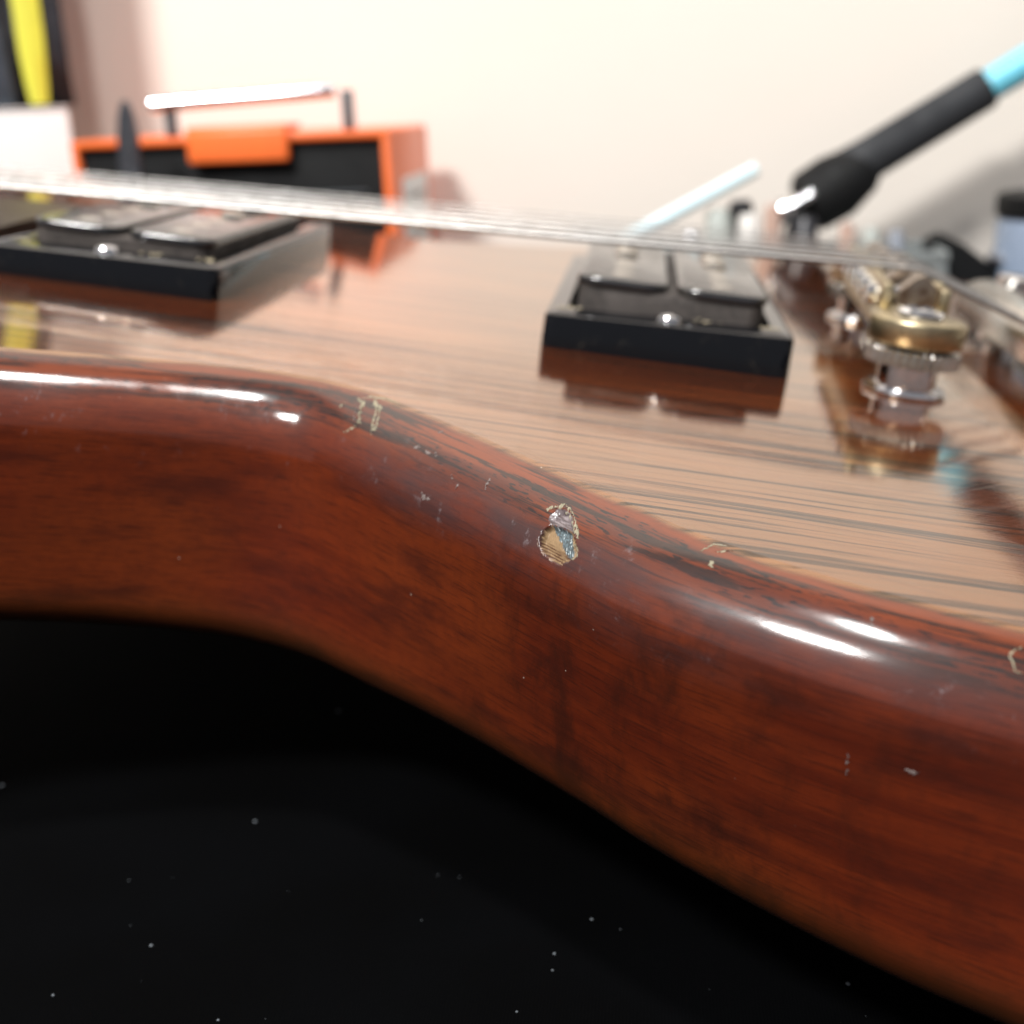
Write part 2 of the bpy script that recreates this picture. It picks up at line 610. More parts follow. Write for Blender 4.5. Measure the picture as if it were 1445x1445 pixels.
def chip(a, v):
    """a mm along the edge, v mm down the profile. Returns depth (mm), colour, alpha, gloss.
    The plan of the chip is drawn in units of about 0.01 mm, seen square on."""
    X = 798.4698 + 7.4591 * a - 8.8083 * v + .0441 * a * a - .019 * a * v + .0239 * v * v + .0107 * v ** 3
    Y = 670.571 + 3.3182 * a + 2.8599 * v + .0193 * a * a + .0531 * a * v + .6087 * v * v - .0153 * v ** 3
    X = (X - 730) * 11.115
    Y = (Y - 690) * 11.115
    if not (200 < X < 1080 and 150 < Y < 1280):
        return 0, (0, 0, 0), 0, 0
    n1 = noise.noise(Vector((X / 90, Y / 90, 3)))
    n2 = noise.noise(Vector((X / 28, Y / 28, 8)))
    n3 = noise.noise(Vector((X / 14, Y / 14, 5)))
    x, y = X + 30 * n1 + 20 * n2, Y + 30 * noise.noise(Vector((X / 90, Y / 90, 13))) + 20 * noise.noise(Vector((X / 30, Y / 30, 17)))
    dep, col, al, gl = 0.0, Vector((0, 0, 0)), 0.0, 0.0
    ds = poly_sd(x, y, CHIP_PLAN["shave"])
    if ds > -8:
        e = clamp((ds + 8) / 90)
        dep = 0.34 * e
        st = noise.noise(Vector(((X * .9 + Y * .45) / 160, (Y * .9 - X * .35) / 17, 1)))
        k = clamp(0.35 + 0.9 * st + .3 * n3)
        mid = clamp(1 - abs(Y - 470) / 160)
        col = Vector((0.045, 0.034, 0.036)).lerp(Vector((0.30, 0.26, 0.27)), k * (0.25 + .75 * mid))
        al = clamp((ds + 8) / 14) * .92
        gl = 0.75
    db = poly_sd(x, y, CHIP_PLAN["bare"])
    if db > -6:
        e = clamp((db + 6) / 40)
        e = e * e * (3 - 2 * e)
        dep = max(dep, e * (0.95 - 0.55 * clamp((X - 380) / 500)))
        q = (Y - 770) - (X - 350) * 0.58
        k = clamp(0.45 + 0.55 * math.sin(q / 7.4 + 1.3 * n1) + 0.9 * noise.noise(Vector(((X + .5 * Y) / 150, q / 9, 2)))) * clamp(q / 25 + 0.2) * 1.15
        tan = Vector((0.235, 0.155, 0.085)) * (1.0 + .25 * n3 + .2 * n1)
        col = tan.lerp(Vector((0.055, 0.022, 0.012)), clamp(k))
        al, gl = clamp((db + 6) / 16), 0.05
        du = poly_sd(x + 10 * n3, y, CHIP_PLAN["blue"])  # bluish reflection of the glossy slope, painted into the colour
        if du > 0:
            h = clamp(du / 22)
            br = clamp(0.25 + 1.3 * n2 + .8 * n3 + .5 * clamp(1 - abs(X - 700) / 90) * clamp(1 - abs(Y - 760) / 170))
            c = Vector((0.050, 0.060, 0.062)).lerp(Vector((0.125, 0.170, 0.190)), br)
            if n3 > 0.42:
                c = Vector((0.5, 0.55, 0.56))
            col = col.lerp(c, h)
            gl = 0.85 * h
        if db < 14 and X < 520 and Y < 900:  # shadow under the upper left rim, painted into the colour
            col = col.lerp(Vector((0.02, 0.008, 0.006)), clamp((20 - db) / 14))
    for P, w in RIMS:
        d = min(seg_d(x, y, P[k], P[k + 1]) for k in range(len(P) - 1))
        ww = w * (0.8 + 0.7 * n1 + .4 * n2)
        if d < ww and n3 > -0.42:
            h = clamp((ww - d) / 7)
            g = 0.85 + .6 * n2 + .3 * n3
            cc = Vector((0.26, 0.235, 0.165)) * g
            if w < 12:
                cc = Vector((0.30, 0.22, 0.18)) * g
            col = cc if al < .2 else col.lerp(cc, h)
            al = max(al, h)
            gl *= (1 - h)
            dep = dep * (1 - h) + h * min(dep, -0.03)
    return dep, tuple(max(0.0, c) for c in col), al, gl


TAPER = [(-200, 0), (-110, 1.2), (-85, 2.2), (-65, 0.7), (-50, -1.0), (-35, 0.4), (-20, 3.2), (0, 6.2), (20, 7.9), (40, 5.9),
         (60, 1.6), (80, -1.0), (130, 0)]   # (mm along the outline from the chip, inward lean of the side at the back)


def taper(s, zz):
    r = (s - CHIP_S + tot / 2) % tot - tot / 2
    k = 0.0
    for q in range(len(TAPER) - 1):
        (a, ka), (b, kb) = TAPER[q], TAPER[q + 1]
        if a <= r <= b:
            u = (r - a) / (b - a)
            m0 = (kb - TAPER[q - 1][1]) / (b - TAPER[q - 1][0]) * (b - a) if q else 0
            m1 = (TAPER[q + 2][1] - ka) / (TAPER[q + 2][0] - a) * (b - a) if q + 2 < len(TAPER) else 0
            k = (2 * u ** 3 - 3 * u * u + 1) * ka + (u ** 3 - 2 * u * u + u) * m0 + (3 * u * u - 2 * u ** 3) * kb + (u ** 3 - u * u) * m1
    f = max(0.0, (-zz - 8.0) / 34.0)
    return k * f * (0.6 + 0.4 * f)


def body_point(s, i):
    p, n = at_s(s)
    o, zz, _ = prof[i]
    return Vector((p.x + n.x * o, p.y + n.y * o, zz)), n


verts, faces, uvs, chips, glosses = [], [], [], [], []
NC, NP = len(cols), len(prof)
for s in cols:
    p, n = at_s(s)
    for i, (o, zz, vv) in enumerate(prof):
        o -= taper(s, zz)
        P = Vector((p.x + n.x * o, p.y + n.y * o, zz))
        a, b = s - CHIP_S, vv - GV
        c4, gl = (0.0, 0.0, 0.0, 0.0), 0.0
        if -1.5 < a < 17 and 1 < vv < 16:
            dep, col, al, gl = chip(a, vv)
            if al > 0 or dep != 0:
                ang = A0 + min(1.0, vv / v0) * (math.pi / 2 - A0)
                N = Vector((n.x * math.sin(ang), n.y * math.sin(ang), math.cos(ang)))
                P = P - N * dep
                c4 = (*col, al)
        verts.append(P * MM)
        chips.append(c4)
        glosses.append(gl)
for ci in range(NC):
    cj = (ci + 1) % NC
    for i in range(NP - 1):
        faces.append((ci * NP + i, ci * NP + i + 1, cj * NP + i + 1, cj * NP + i))
faces.append([ci * NP for ci in range(NC)])
faces.append([ci * NP + NP - 1 for ci in reversed(range(NC))])
me = bpy.data.meshes.new("body")
me.from_pydata(verts, [], faces)
uvl = me.uv_layers.new(name="UVMap")
ext = cols + [tot]
vals = []
for ci in range(NC):
    sa, sb = ext[ci] * MM, ext[ci + 1] * MM
    for i in range(NP - 1):
        va, vb = prof[i][2] * MM, prof[i + 1][2] * MM
        vals += [sa, va, sa, vb, sb, vb, sb, va]
for ci in range(NC):
    vals += [cols[ci] * MM, 0.0]
for ci in range(NC):
    vals += [cols[ci] * MM, prof[-1][2] * MM]
uvl.data.foreach_set("uv", vals)
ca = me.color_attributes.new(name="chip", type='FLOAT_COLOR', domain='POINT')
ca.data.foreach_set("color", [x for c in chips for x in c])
ga = me.attributes.new(name="chip_gloss", type='FLOAT', domain='POINT')
ga.data.foreach_set("value", glosses)
me.validate()
m_wood = wood_material()
body = link("body", me, m_wood, guitar)
me.polygons[len(me.polygons) - 1].use_smooth = False
me.polygons[len(me.polygons) - 2].use_smooth = False
bvh = BVHTree.FromPolygons([v * 1.0 for v in verts], [f for f in faces[:-2]] + [faces[-2], faces[-1]])

# flaked lacquer scratches lying on the rounded edge
m_flake = simple("flaked_lacquer", (0.27, 0.24, 0.165), 0.6, var=0.5, nscale=2500, spec=0.3)
m_flake2 = simple("pale_scuff", (0.17, 0.135, 0.125), 0.6, var=0.4, nscale=2500, spec=0.3)


def on_surface(s, v):
    """s mm along outline (relative to chip), v mm down the profile -> point, normal"""
    p, n = at_s(CHIP_S + s)
    for i in range(len(prof) - 1):
        if prof[i + 1][2] >= v:
            break
    f = (v - prof[i][2]) / (prof[i + 1][2] - prof[i][2])
    o = prof[i][0] + f * (prof[i + 1][0] - prof[i][0])
    zz = prof[i][1] + f * (prof[i + 1][1] - prof[i][1])
    o -= taper(CHIP_S + s, zz)
    ang = A0 + min(1.0, max(0, v) / v0) * (math.pi / 2 - A0)
    N = Vector((n.x * math.sin(ang), n.y * math.sin(ang), math.cos(ang)))
    return Vector((p.x + n.x * o, p.y + n.y * o, zz)), N


def scratch(path, width, mat, name="scratch"):
    """ragged ribbon of lifted finish, real thickness, following the surface"""
    bm = bmesh.new()
    pts = []
    for (a, b), (c, d) in zip(path, path[1:]):
        L = math.hypot(c - a, d - b)
        m = max(2, int(L / 0.18))
        for k in range(m):
            pts.append((a + (c - a) * k / m, b + (d - b) * k / m))
    pts.append(path[-1])
    rows = []
    n = len(pts)
    for i, (a, b) in enumerate(pts):
        a2, b2 = pts[min(i + 1, n - 1)]
        a1, b1 = pts[max(i - 1, 0)]
        dx, dy = a2 - a1, b2 - b1
        L = math.hypot(dx, dy) or 1
        nx, ny = -dy / L, dx / L
        t = i / (n - 1)
        wgt = width * (0.35 + 0.65 * math.sin(math.pi * min(1, max(0.04, t)))) * (0.65 + 0.9 * random.random())
        j = (random.random() - 0.5) * width * 0.7
        row = []
        for q in (-0.5, 0.5):
            P, N = on_surface(a + nx * (j + q * wgt), b + ny * (j + q * wgt))
            row.append(bm.verts.new((P + N * 0.012) * MM))
        P, N = on_surface(a + nx * j, b + ny * j)
        row.insert(1, bm.verts.new((P + N * (0.05 + 0.04 * random.random())) * MM))
        rows.append(row)
    for kk, (r1, r2) in enumerate(zip(rows, rows[1:])):
        if noise.noise(Vector((kk * .45, path[0][0], path[0][1]))) > 0.34:
            continue
        if random.random() < .25:
            bm.faces.new((r1[1], r1[2], r2[2], r2[1]))
            continue
        bm.faces.new((r1[0], r1[1], r2[1], r2[0]))
        bm.faces.new((r1[1], r1[2], r2[2], r2[1]))
    return from_bm(name, bm, mat, body)


SCR = [
    ([(-41.25, 2.51), (-39.37, 3.03), (-37.76, 4.94), (-36.83, 6.27), (-36.13, 6.28)], .55, 0),
    ([(-36.53, 6.28), (-36.98, 7.28), (-38.27, 8.49)], .35, 0),
    ([(-39.4, 4.0), (-38.69, 5.3), (-37.83, 6.4)], .28, 1),
    ([(-40.4, 2.5), (-39.8, 1.3), (-37.6, 0.5), (-35.2, 0.2)], .42, 0),
    ([(-38.64, 1.0), (-37.2, 0.6), (-34.0, 0.25)], .25, 0),
    ([(-38.5, 1.43), (-37.3, 2.4), (-36.0, 2.5), (-34.88, 3.6)], .5, 0),
    ([(-36.8, 2.39), (-35.25, 4.03), (-33.59, 6.24), (-32.78, 7.22)], .32, 0),
    ([(-34.9, 3.4), (-33.8, 4.9), (-33.1, 6.1)], .26, 0),
    ([(-33.3, 5.24), (-33.02, 5.94), (-32.88, 6.88)], .6, 0),
    ([(-42.5, 4.1), (-42.7, 5.2)], .3, 0),
    ([(-22.8, 2.8), (-22.3, 2.0)], .4, 1),
    ([(25.7, 2.9), (26.3, 4.4)], .5, 0),
    ([(24.1, 2.8), (24.7, 0.9), (26.0, 0.5)], .22, 0),
    ([(27.0, 0.9), (26.4, 1.4), (25.4, 2.2)], .2, 0),
    ([(57.22, 3.06), (56.2, 4.32), (56.92, 6.02), (57.6, 6.1)], .22, 0),
    ([(44.5, 19.0), (44.8, 21.6)], .22, 1),
    ([(49.7, 18.9), (51.0, 18.7)], .4, 1),
    ([(43.3, 3.6), (43.8, 5.8)], .3, 1),
    ([(-8.3, 5.5), (-8.1, 6.5), (-7.6, 7.4)], .3, 1),
    ([(-18.3, 11.4), (-17.3, 11.9), (-16.2, 11.6)], .5, 1),
    ([(-23.95, 6.25), (-22.9, 5.9)], .5, 1), ([(-21.6, 5.95), (-20.6, 6.3)], .45, 1), ([(-19.9, 5.7), (-19.2, 6.2)], .4, 1),
    ([(-14.6, 7.4), (-14.0, 8.0)], .35, 1), ([(-12.6, 8.2), (-12.4, 9.0)], .3, 1),
]
for path_, w_s, mi in SCR:
    scratch(path_, w_s, (m_flake, m_flake2)[mi])

# ---- pickups
m_ring = dusty_black("black_plastic_ring", 0.05, 0.03)
m_ring.node_tree.nodes["Principled BSDF"].inputs["IOR"].default_value = 1.38
m_bob = dusty_black("black_bobbin_plastic", 0.13, 0.10)
m_bob.node_tree.nodes["Principled BSDF"].inputs["IOR"].default_value = 2.1
m_tape = simple("cloth_tape", (0.055, 0.045, 0.040), 0.75, var=0.5, nscale=900, bump=0.5, col2=(0.022, 0.018, 0.016))
m_chrome = simple("chrome", (0.80, 0.80, 0.82), 0.12, 1.0, var=0.3, nscale=900)
m_nickel = simple("aged_nickel", (0.72, 0.68, 0.62), 0.22, 1.0, var=0.35, nscale=700)
m_brass = simple("worn_brass", (0.52, 0.44, 0.28), 0.36, 1.0, var=0.45, nscale=500, col2=(0.34, 0.28, 0.19))
m_dust = simple("beige_dust", (0.48, 0.41, 0.28), 0.9, var=0.5, nscale=1500)
m_cavity = simple("dark_cavity", (0.01, 0.008, 0.007), 0.8)


def pickup(x0, h_near, h_far, ztop, poles_bright):
    # mounting ring
    x1 = x0 + 45
    bm = bmesh.new()

    def hz(x):
        return h_near + (h_far - h_near) * (x - x0) / 45
    o0 = [(x, y, 0.02) for x, y in rrect(x0, x1, 0, 89, 2.2)]
    o1 = [(x, y, hz(x) - 0.7) for x, y in rrect(x0 + .1, x1 - .1, 0.1, 88.9, 2.2)]
    o2 = [(x, y, hz(x) - 0.2) for x, y in rrect(x0 + .3, x1 - .3, 0.3, 88.7, 2.1)]
    o3 = [(x, y, hz(x)) for x, y in rrect(x0 + .85, x1 - .85, .85, 88.15, 1.8)]
    i3 = [(x, y, hz(x)) for x, y in rrect(x0 + 3.6, x1 - 3.6, 8.6, 80.4, 1.6)]
    i2 = [(x, y, hz(x) - .3) for x, y in rrect(x0 + 3.9, x1 - 3.9, 8.9, 80.1, 1.5)]
    i0 = [(x, y, 0.02) for x, y in rrect(x0 + 4, x1 - 4, 9, 80, 1.5)]
    add_loops(bm, [o0, o1, o2, o3, i3, i2, i0], False, False)
    from_bm("pickup_ring", bm, m_ring, guitar, angle=35)
    # dark floor below the coils
    bm = bmesh.new()
    add_loops(bm, [[(x, y, 0.3) for x, y in rrect(x0 + 3.95, x1 - 3.95, 8.95, 80.05, 1.5)],
                   [(x, y, 2.2) for x, y in rrect(x0 + 3.95, x1 - 3.95, 8.95, 80.05, 1.5)]])
    from_bm("baseplate", bm, m_cavity, guitar)
    # tape wrapped round both coils
    bm = bmesh.new()
    lo = rrect(x0 + 5.2, x1 - 5.2, 10.6, 78.4, 3.2)
    lp = []
    for z_, g in ((2.2, 0.0), (ztop - 3.5, 0.15), (ztop - 1.9, 0.0), (ztop - 1.75, -0.6)):
        lp.append([(x + (0.25 * math.sin(y * .9 + z_)) * 0.5, y - g + .18 * math.sin(x * .7 + z_ * 2), z_) for x, y in
                   rrect(x0 + 5.2, x1 - 5.2, 10.6 - g, 78.4 + g, 3.2, 10)])
    add_loops(bm, lp)
    from_bm("coil_tape", bm, m_tape, guitar)
    # two bobbins
    for ci, cx in enumerate((x0 + 13.1, x0 + 31.9)):
        bm = bmesh.new()
        w = 8.45
        L = []
        for z_, ins in ((ztop - 1.6, .5), (ztop - 1.5, .1), (ztop - .5, 0), (ztop - .15, .15), (ztop, .6)):
            L.append([(x, y, z_) for x, y in rrect(cx - w + ins, cx + w - ins, 9.9 + ins, 79.1 - ins, 4.2 - ins * .5, 8)])
        add_loops(bm, L)
        cb = from_bm("coil_bobbin", bm, m_bob, guitar, angle=50)
        me_ = None
        for k in range(6):
            yy = 18.5 + 10.4 * k
            if me_ is None:
                bm = bmesh.new()
                add_lathe(bm, [(2.5, 0), (2.5, .45), (2.1, .85), (1.2, 1.05), (0, 1.1)], (0, 0, 0), n=24)
                po = from_bm("pole_screw", bm, m_nickel, cb)
                me_ = po.data
            else:
                po = po.copy()
                C.objects.link(po)
            dz = -0.75 if k < poles_bright else 0.0
            po.location = Vector((cx, yy, ztop + dz - 0.05)) * MM
    # height screw at the near end of the ring
    for yy in (4.6, 84.4):
        bm = bmesh.new()
        hh = h_near + (h_far - h_near) * 0.5
        add_lathe(bm, [(2.3, hh - .3), (2.3, hh + .5), (1.9, hh + 1.1), (1.0, hh + 1.35), (0, hh + 1.4)], (x0 + 22.5, yy, 0), n=28)
        sc = from_bm("height_screw", bm, m_chrome, guitar)
    # crumbs of dust caught on the ring's inner edge
    bm = bmesh.new()
    for k in range(46):
        q = random.choice(((x0 + 3.9, 8.6), (x1 - 3.9, 8.6), (x1 - 4.5, 8.4), (x0 + 30, 8.2)))
        px, py = q[0] + random.gauss(0, 1.3), q[1] + random.gauss(0, .8)
        r = random.uniform(.12, .38)
        add_lathe(bm, [(0, -r * .3), (r, 0), (0, r * .5)], (px, py, hz(px) + 0.05), n=5)
    d = from_bm("dust_crumbs", bm, m_dust, guitar)
    d['kind'] = 'stuff'


pickup(0.0, 6.2, 7.5, 12.4, 3)
pickup(-105.2, 5.2, 6.2, 9.6, 3)

# ---- bridge
m_saddle = simple("tarnished_saddle_metal", (0.42, 0.36, 0.30), 0.33, 1.0, var=0.5, nscale=500, col2=(0.16, 0.10, 0.07))
m_darkmetal = simple("dark_metal", (0.05, 0.04, 0.035), 0.4, 0.6)


def bridge():
    ang = math.atan2(4, 78)
    rot = Matrix.Rotation(-ang, 3, 'Z')
    y0, y1 = 4.0, 84.0
    cx = 66.0
    bz0, bz1 = 9.0, 13.6

    def X(y):
        return cx + (y - y0) * 4 / 80
    # waisted bar with round ends
    L = []
    for z_, ins in ((bz0, .5), (bz0 + .5, 0.05), (bz1 - .6, 0), (bz1 - .2, .12), (bz1, .5)):
        lp = []
        n = 14
        re, rb = 8.5 - ins, 6.6 - ins
        for k in range(n + 1):          # near end, sweeping from right to left
            a = math.radians(40 - 260 * k / n)
            lp.append((X(y0) + re * math.cos(a), y0 + re * math.sin(a)))
        for k in range(9):
            yy = y0 + 13 + (y1 - y0 - 26) * k / 8
            lp.append((X(yy) - rb, yy))
        for k in range(n + 1):
            a = math.radians(220 - 260 * k / n)
            lp.append((X(y1) + re * math.cos(a), y1 + re * math.sin(a)))
        for k in range(9):
            yy = y1 - 13 - (y1 - y0 - 26) * k / 8
            lp.append((X(yy) + rb, yy))
        L.append([(x, y, z_) for x, y in lp])
    bm = bmesh.new()
    add_loops(bm, L)
    br = from_bm("bridge", bm, m_brass, guitar, angle=50)
    # raised side walls of the bar
    bm = bmesh.new()
    for sx in (-1, 1):
        for k in range(1):
            yy = (y0 + y1) / 2
            add_box(bm, (X(yy) + sx * 5.2, yy, bz1 + 2.1), (2.0, 66, 4.3), .4, rot=Matrix.Rotation(-ang, 3, 'Z'))
    w_ = from_bm("bridge_wall", bm, m_brass, br)
    # saddles
    sad = None
    for k in range(6):
        yy = 18.5 + 10.2 * k
        if sad is None:
            bm = bmesh.new()
            pr = [(-4.0, 0), (-4.0, 2.2), (-1.2, 5.3), (.3, 5.9), (1.2, 5.3), (4.0, 2.4), (4.0, 0)]
            add_loops(bm, [[(x, -3.6, z_) for x, z_ in pr], [(x, -3.4, z_ + .15) for x, z_ in pr], [(x, 3.4, z_ + .15) for x, z_ in pr],
                           [(x, 3.6, z_) for x, z_ in pr]])
            sad = from_bm("saddle", bm, m_saddle, br, angle=30)
            bm = bmesh.new()
            add_tube(bm, [(-6.3, 0, 2.0), (6.5, 0, 2.0)], 1.1, 10)
            add_tube(bm, [(-8.2, 0, 1.2), (-6.3, 0, 1.2)], 1.9, 14)
            scw = from_bm("saddle_screw", bm, m_chrome, br)
            so, sc_ = sad, scw
        else:
            so = sad.copy(); C.objects.link(so)
            sc_ = scw.copy(); C.objects.link(sc_)
        p = Vector((X(yy) + (1.2 if k % 3 == 0 else -.6 * (k % 3)), yy, bz1 + .1)) * MM
        so.location = p
        sc_.location = Vector((X(yy), yy, bz1 + .1)) * MM
        so.rotation_euler.z = -ang
    # posts
    for yy in (y0, y1):
        bm = bmesh.new()
        add_lathe(bm, [(7.2, 0.05), (7.4, .5), (7.2, 1.0), (5.6, 1.25), (5.2, 1.5), (5.2, 5.0), (5.0, 5.2)], (X(yy), yy, 0), n=48)
        from_bm("bridge_post", bm, m_chrome, guitar, angle=30)
        bm = bmesh.new()
        add_lathe(bm, [(7.0, 5.22), (8.5, 5.5), (8.5, 7.9), (7.5, 8.25), (5, 8.27)], (X(yy), yy, 0), n=264, ribs=33, rib_depth=1.0,
                  rib_rows=(1, 2))
        from_bm("thumbwheel", bm, m_nickel, guitar, angle=30)
        bm = bmesh.new()
        add_lathe(bm, [(6.8, 8.3), (6.8, 8.97)], (X(yy), yy, 0), n=36)
        from_bm("washer", bm, m_darkmetal, guitar, angle=30)
        bm = bmesh.new()
        add_lathe(bm, [(4.2, bz1 + .02), (4.2, bz1 + .9), (3.6, bz1 + 1.5), (2.6, bz1 + 1.6), (2.5, bz1 + .8), (0, bz1 + .7)],
                  (X(yy), yy, 0), n=36)
        add_box(bm, (X(yy), yy, bz1 + 1.2), (1.0, 5.0, .9), .1)
        from_bm("post_head", bm, m_chrome, br, angle=30)
    return X


bx = bridge()

# ---- stop tailpiece
bm = bmesh.new()
L = []
ty0, ty1 = 1.0, 88.0
sec = [(0, 4.6), (0, 8.5), (1.0, 11.2), (3.5, 12.8), (7, 13.3), (11, 12.4), (13.6, 10), (14.2, 7), (13.2, 4.6), (7, 4.0)]
for yy, q in ((ty0, .55), (ty0 + .8, .85), (ty0 + 2.5, 1.0), (44, 1.0), (ty1 - 2.5, 1.0), (ty1 - .8, .85), (ty1, .55)):
    L.append([(92 + 7 + (x - 7) * q, yy, 8.5 + (z_ - 8.5) * q) for x, z_ in sec])
add_loops(bm, L)
tp = from_bm("tailpiece", bm, m_nickel, guitar, angle=40)
for yy in (3.0, 86.0):
    bm = bmesh.new()
    add_lathe(bm, [(6.2, .05), (6.2, .9), (4.0, 1.1), (4.0, 4.0), (4.6, 13.6), (4.6, 14.4), (3.8, 14.9), (0, 15)], (105, yy, 0), n=32)
    from_bm("tailpiece_stud", bm, m_chrome, guitar, angle=30)

# ---- strings
m_string = simple("wound_steel_string", (0.47, 0.455, 0.44), 0.38, 1.0, var=0.35, nscale=3000)
for k, r in enumerate((.56, .46, .37, .25, .19, .16)):
    yb = 18.5 + 10.2 * k
    yn = 27.0 + 7.0 * k
    bm = bmesh.new()
    zb = 19.7 + r
    pts = [(-560, yn, -2.0 + 0), (-200, yb + (yn - yb) * 267 / 627, 9.6), (bx(yb) - 1.0, yb, zb - .05), (bx(yb) + .6, yb, zb),
           (bx(yb) + 2.2, yb, zb - .7), (93.0, yb, 11.5)]
    pts[0] = (-560, yn, 9.6 - (zb - 9.6) * 360 / 267)
    add_tube(bm, pts, r, 12)
    from_bm("guitar_string", bm, m_string, guitar)

# ---- neck (beyond the left border of the photograph)
m_neck = simple("neck_wood", (0.16, 0.05, 0.02), 0.3, coat=1.0, nscale=60)
m_board = simple("fretboard_wood", (0.035, 0.018, 0.012), 0.4, nscale=120)
rn = Matrix.Rotation(math.radians(-2.3), 3, 'Y')
bm = bmesh.new()
L = []
for x, hw in ((-112, 28), (-140, 27.5), (-560, 21.5)):
    zc = -0.6 + (x + 112) * 0.040
    L.append([(x, 44.5 - hw, zc), (x, 44.5 - hw * .92, zc - 9), (x, 44.5 - hw * .5, zc - 17), (x, 44.5 + hw * .5, zc - 17),
              (x, 44.5 + hw * .92, zc - 9), (x, 44.5 + hw, zc)])
add_loops(bm, [[(a, b, max(c, -19)) for a, b, c in L[0]], L[1], L[2]])
from_bm("neck", bm, m_neck, guitar)
bm = bmesh.new()
add_loops(bm, [[(x, 44.5 + q * hw, -0.6 + (x + 112) * 0.040 + dz) for q, dz in ((-1, .05), (-1, 5.5), (0, 6.2), (1, 5.5), (1, .05))]
               for x, hw in ((-112, 28), (-560, 21.5))])
from_bm("fretboard", bm, m_board, guitar)

# ------------------------------------------------------------------ things behind
# orange case with black front and chrome carrying handle
m_orange = simple("orange_plastic", (0.90, 0.17, 0.035), 0.4, var=0.1, nscale=200)
m_black = simple("black_panel", (0.007, 0.0075, 0.008), 0.6, spec=0.2, var=0.3, nscale=500)
m_white = simple("white_card", (0.80, 0.78, 0.76), 0.6, var=0.05, nscale=100)
m_grey = simple("grey_plastic", (0.10, 0.11, 0.12), 0.4)
case = empty("orange_case", (-121.5, 208, BENCH_Z), (0, 0, 0))
tag(case, "small orange case with black front panel and chrome top handle against the wall", "case")
bm = bmesh.new()
H = 35.0 - BENCH_Z
add_box(bm, (0, 37, H / 2), (110.5, 71, H), 1.7)
from_bm("shell", bm, m_orange, case)
bm = bmesh.new()
for c_, s_ in (((0, 0.2, H - 1.3), (110.5, 6, 2.6)), ((0, .2, 2.5), (110.5, 6, 5)), ((-53.9, .2, H / 2), (2.6, 6, H - .6)), ((53.8, .2, H / 2), (2.8, 6, H - .6))):
    add_box(bm, c_, s_, 0.9)
from_bm("front_frame", bm, m_orange, case)
bm = bmesh.new()
add_box(bm, (0, 1.2, H / 2), (105.5, 1.8, H - 6), .3)
from_bm("front_panel", bm, m_black, case)
bm = bmesh.new()
add_box(bm, (3.9, -3.4, H - 3.6), (35, 3.4, 11), 1.3, seg=3)
add_box(bm, (3.9, 4.5, H + 1.9), (35, 18, 2.2), .9, seg=3)
from_bm("latch", bm, m_orange, case)
m_hand = simple("polished_chrome_bar", (0.80, 0.82, 0.86), 0.10, 1.0, var=0.15, nscale=200)
bm = bmesh.new()
add_tube(bm, [(-25, -1.5, H + 10.7), (37, 3, H + 13)], 2.5, 20)
from_bm("carry_handle", bm, m_hand, case)
for px, py, hz in ((-20, 1.5, 10.2), (40.7, 3.7, 13)):
    bm = bmesh.new()
    add_box(bm, (px, py, H + hz / 2), (3.3, 5.2, hz), .5)
    from_bm("handle_bracket", bm, m_grey, case)
for zz in (H - 20, H - 60):
    bm = bmesh.new()
    add_tube(bm, [(-46, -.2, zz), (46, -.2, zz)], .35, 6)
    from_bm("panel_rib", bm, m_grey, case)
bm = bmesh.new()
add_box(bm, (55.4, 40, H - 33), (.4, 49, 32), .1)
lb = from_bm("side_label", bm, m_white, case)
bm = bmesh.new()
for k in range(4):
    add_box(bm, (55.62, 40, H - 24 - k * 5), (.2, 33 - 5 * (k % 2), 1.4))
from_bm("label_print", bm, m_grey, lb)

# white carton at the left with a black and yellow pack on it
carton = empty("white_carton", (-194, 246, BENCH_Z), (0, 0, math.radians(24)))
tag(carton, "plain white cardboard carton at the left, under the black and yellow pouch", "box")
CH = 46.8 - BENCH_Z
bm = bmesh.new()
add_box(bm, (-55, 22, CH / 2 - .5), (110, 44, CH - 1), 1.2)
from_bm("carton_body", bm, m_white, carton)
bm = bmesh.new()
add_box(bm, (-55, 22, CH - .35), (110.6, 44.6, .7), .2)
from_bm("carton_lid", bm, m_white, carton)

pack = empty("tool_pouch", (-190, 243, 47.1), (0, 0, math.radians(24)))
pack.scale = (0.741, 0.741, 0.741)
tag(pack, "black fabric pouch with a bright yellow stripe standing on the white carton", "pouch")
m_fab = simple("charcoal_fabric", (0.022, 0.024, 0.032), 0.8, nscale=900, var=0.5, bump=0.4)
m_fab2 = simple("slate_fabric", (0.050, 0.065, 0.085), 0.8, nscale=900, var=0.4, bump=0.4)
m_yel = simple("yellow_trim", (0.72, 0.70, 0.07), 0.55, var=0.1, nscale=300)


def bulge(bm, x0, x1, yb, dep, h, seed, wav=1.5):
    L = []
    n = 14
    for i in range(n + 1):
        z_ = h * i / n
        g = math.sin(math.pi * min(1, (i + .6) / 3) / 2)
        dx = wav * noise.noise(Vector((seed, i * .35, 0)))
        L.append([(x + dx * (1 if x > (x0 + x1) / 2 else .6), y, z_) for x, y in
                  rrect(x0 - 1 + g, x1 + 1 - g, yb - dep * g, yb + 3, 2.4, 5)])
    add_loops(bm, L)


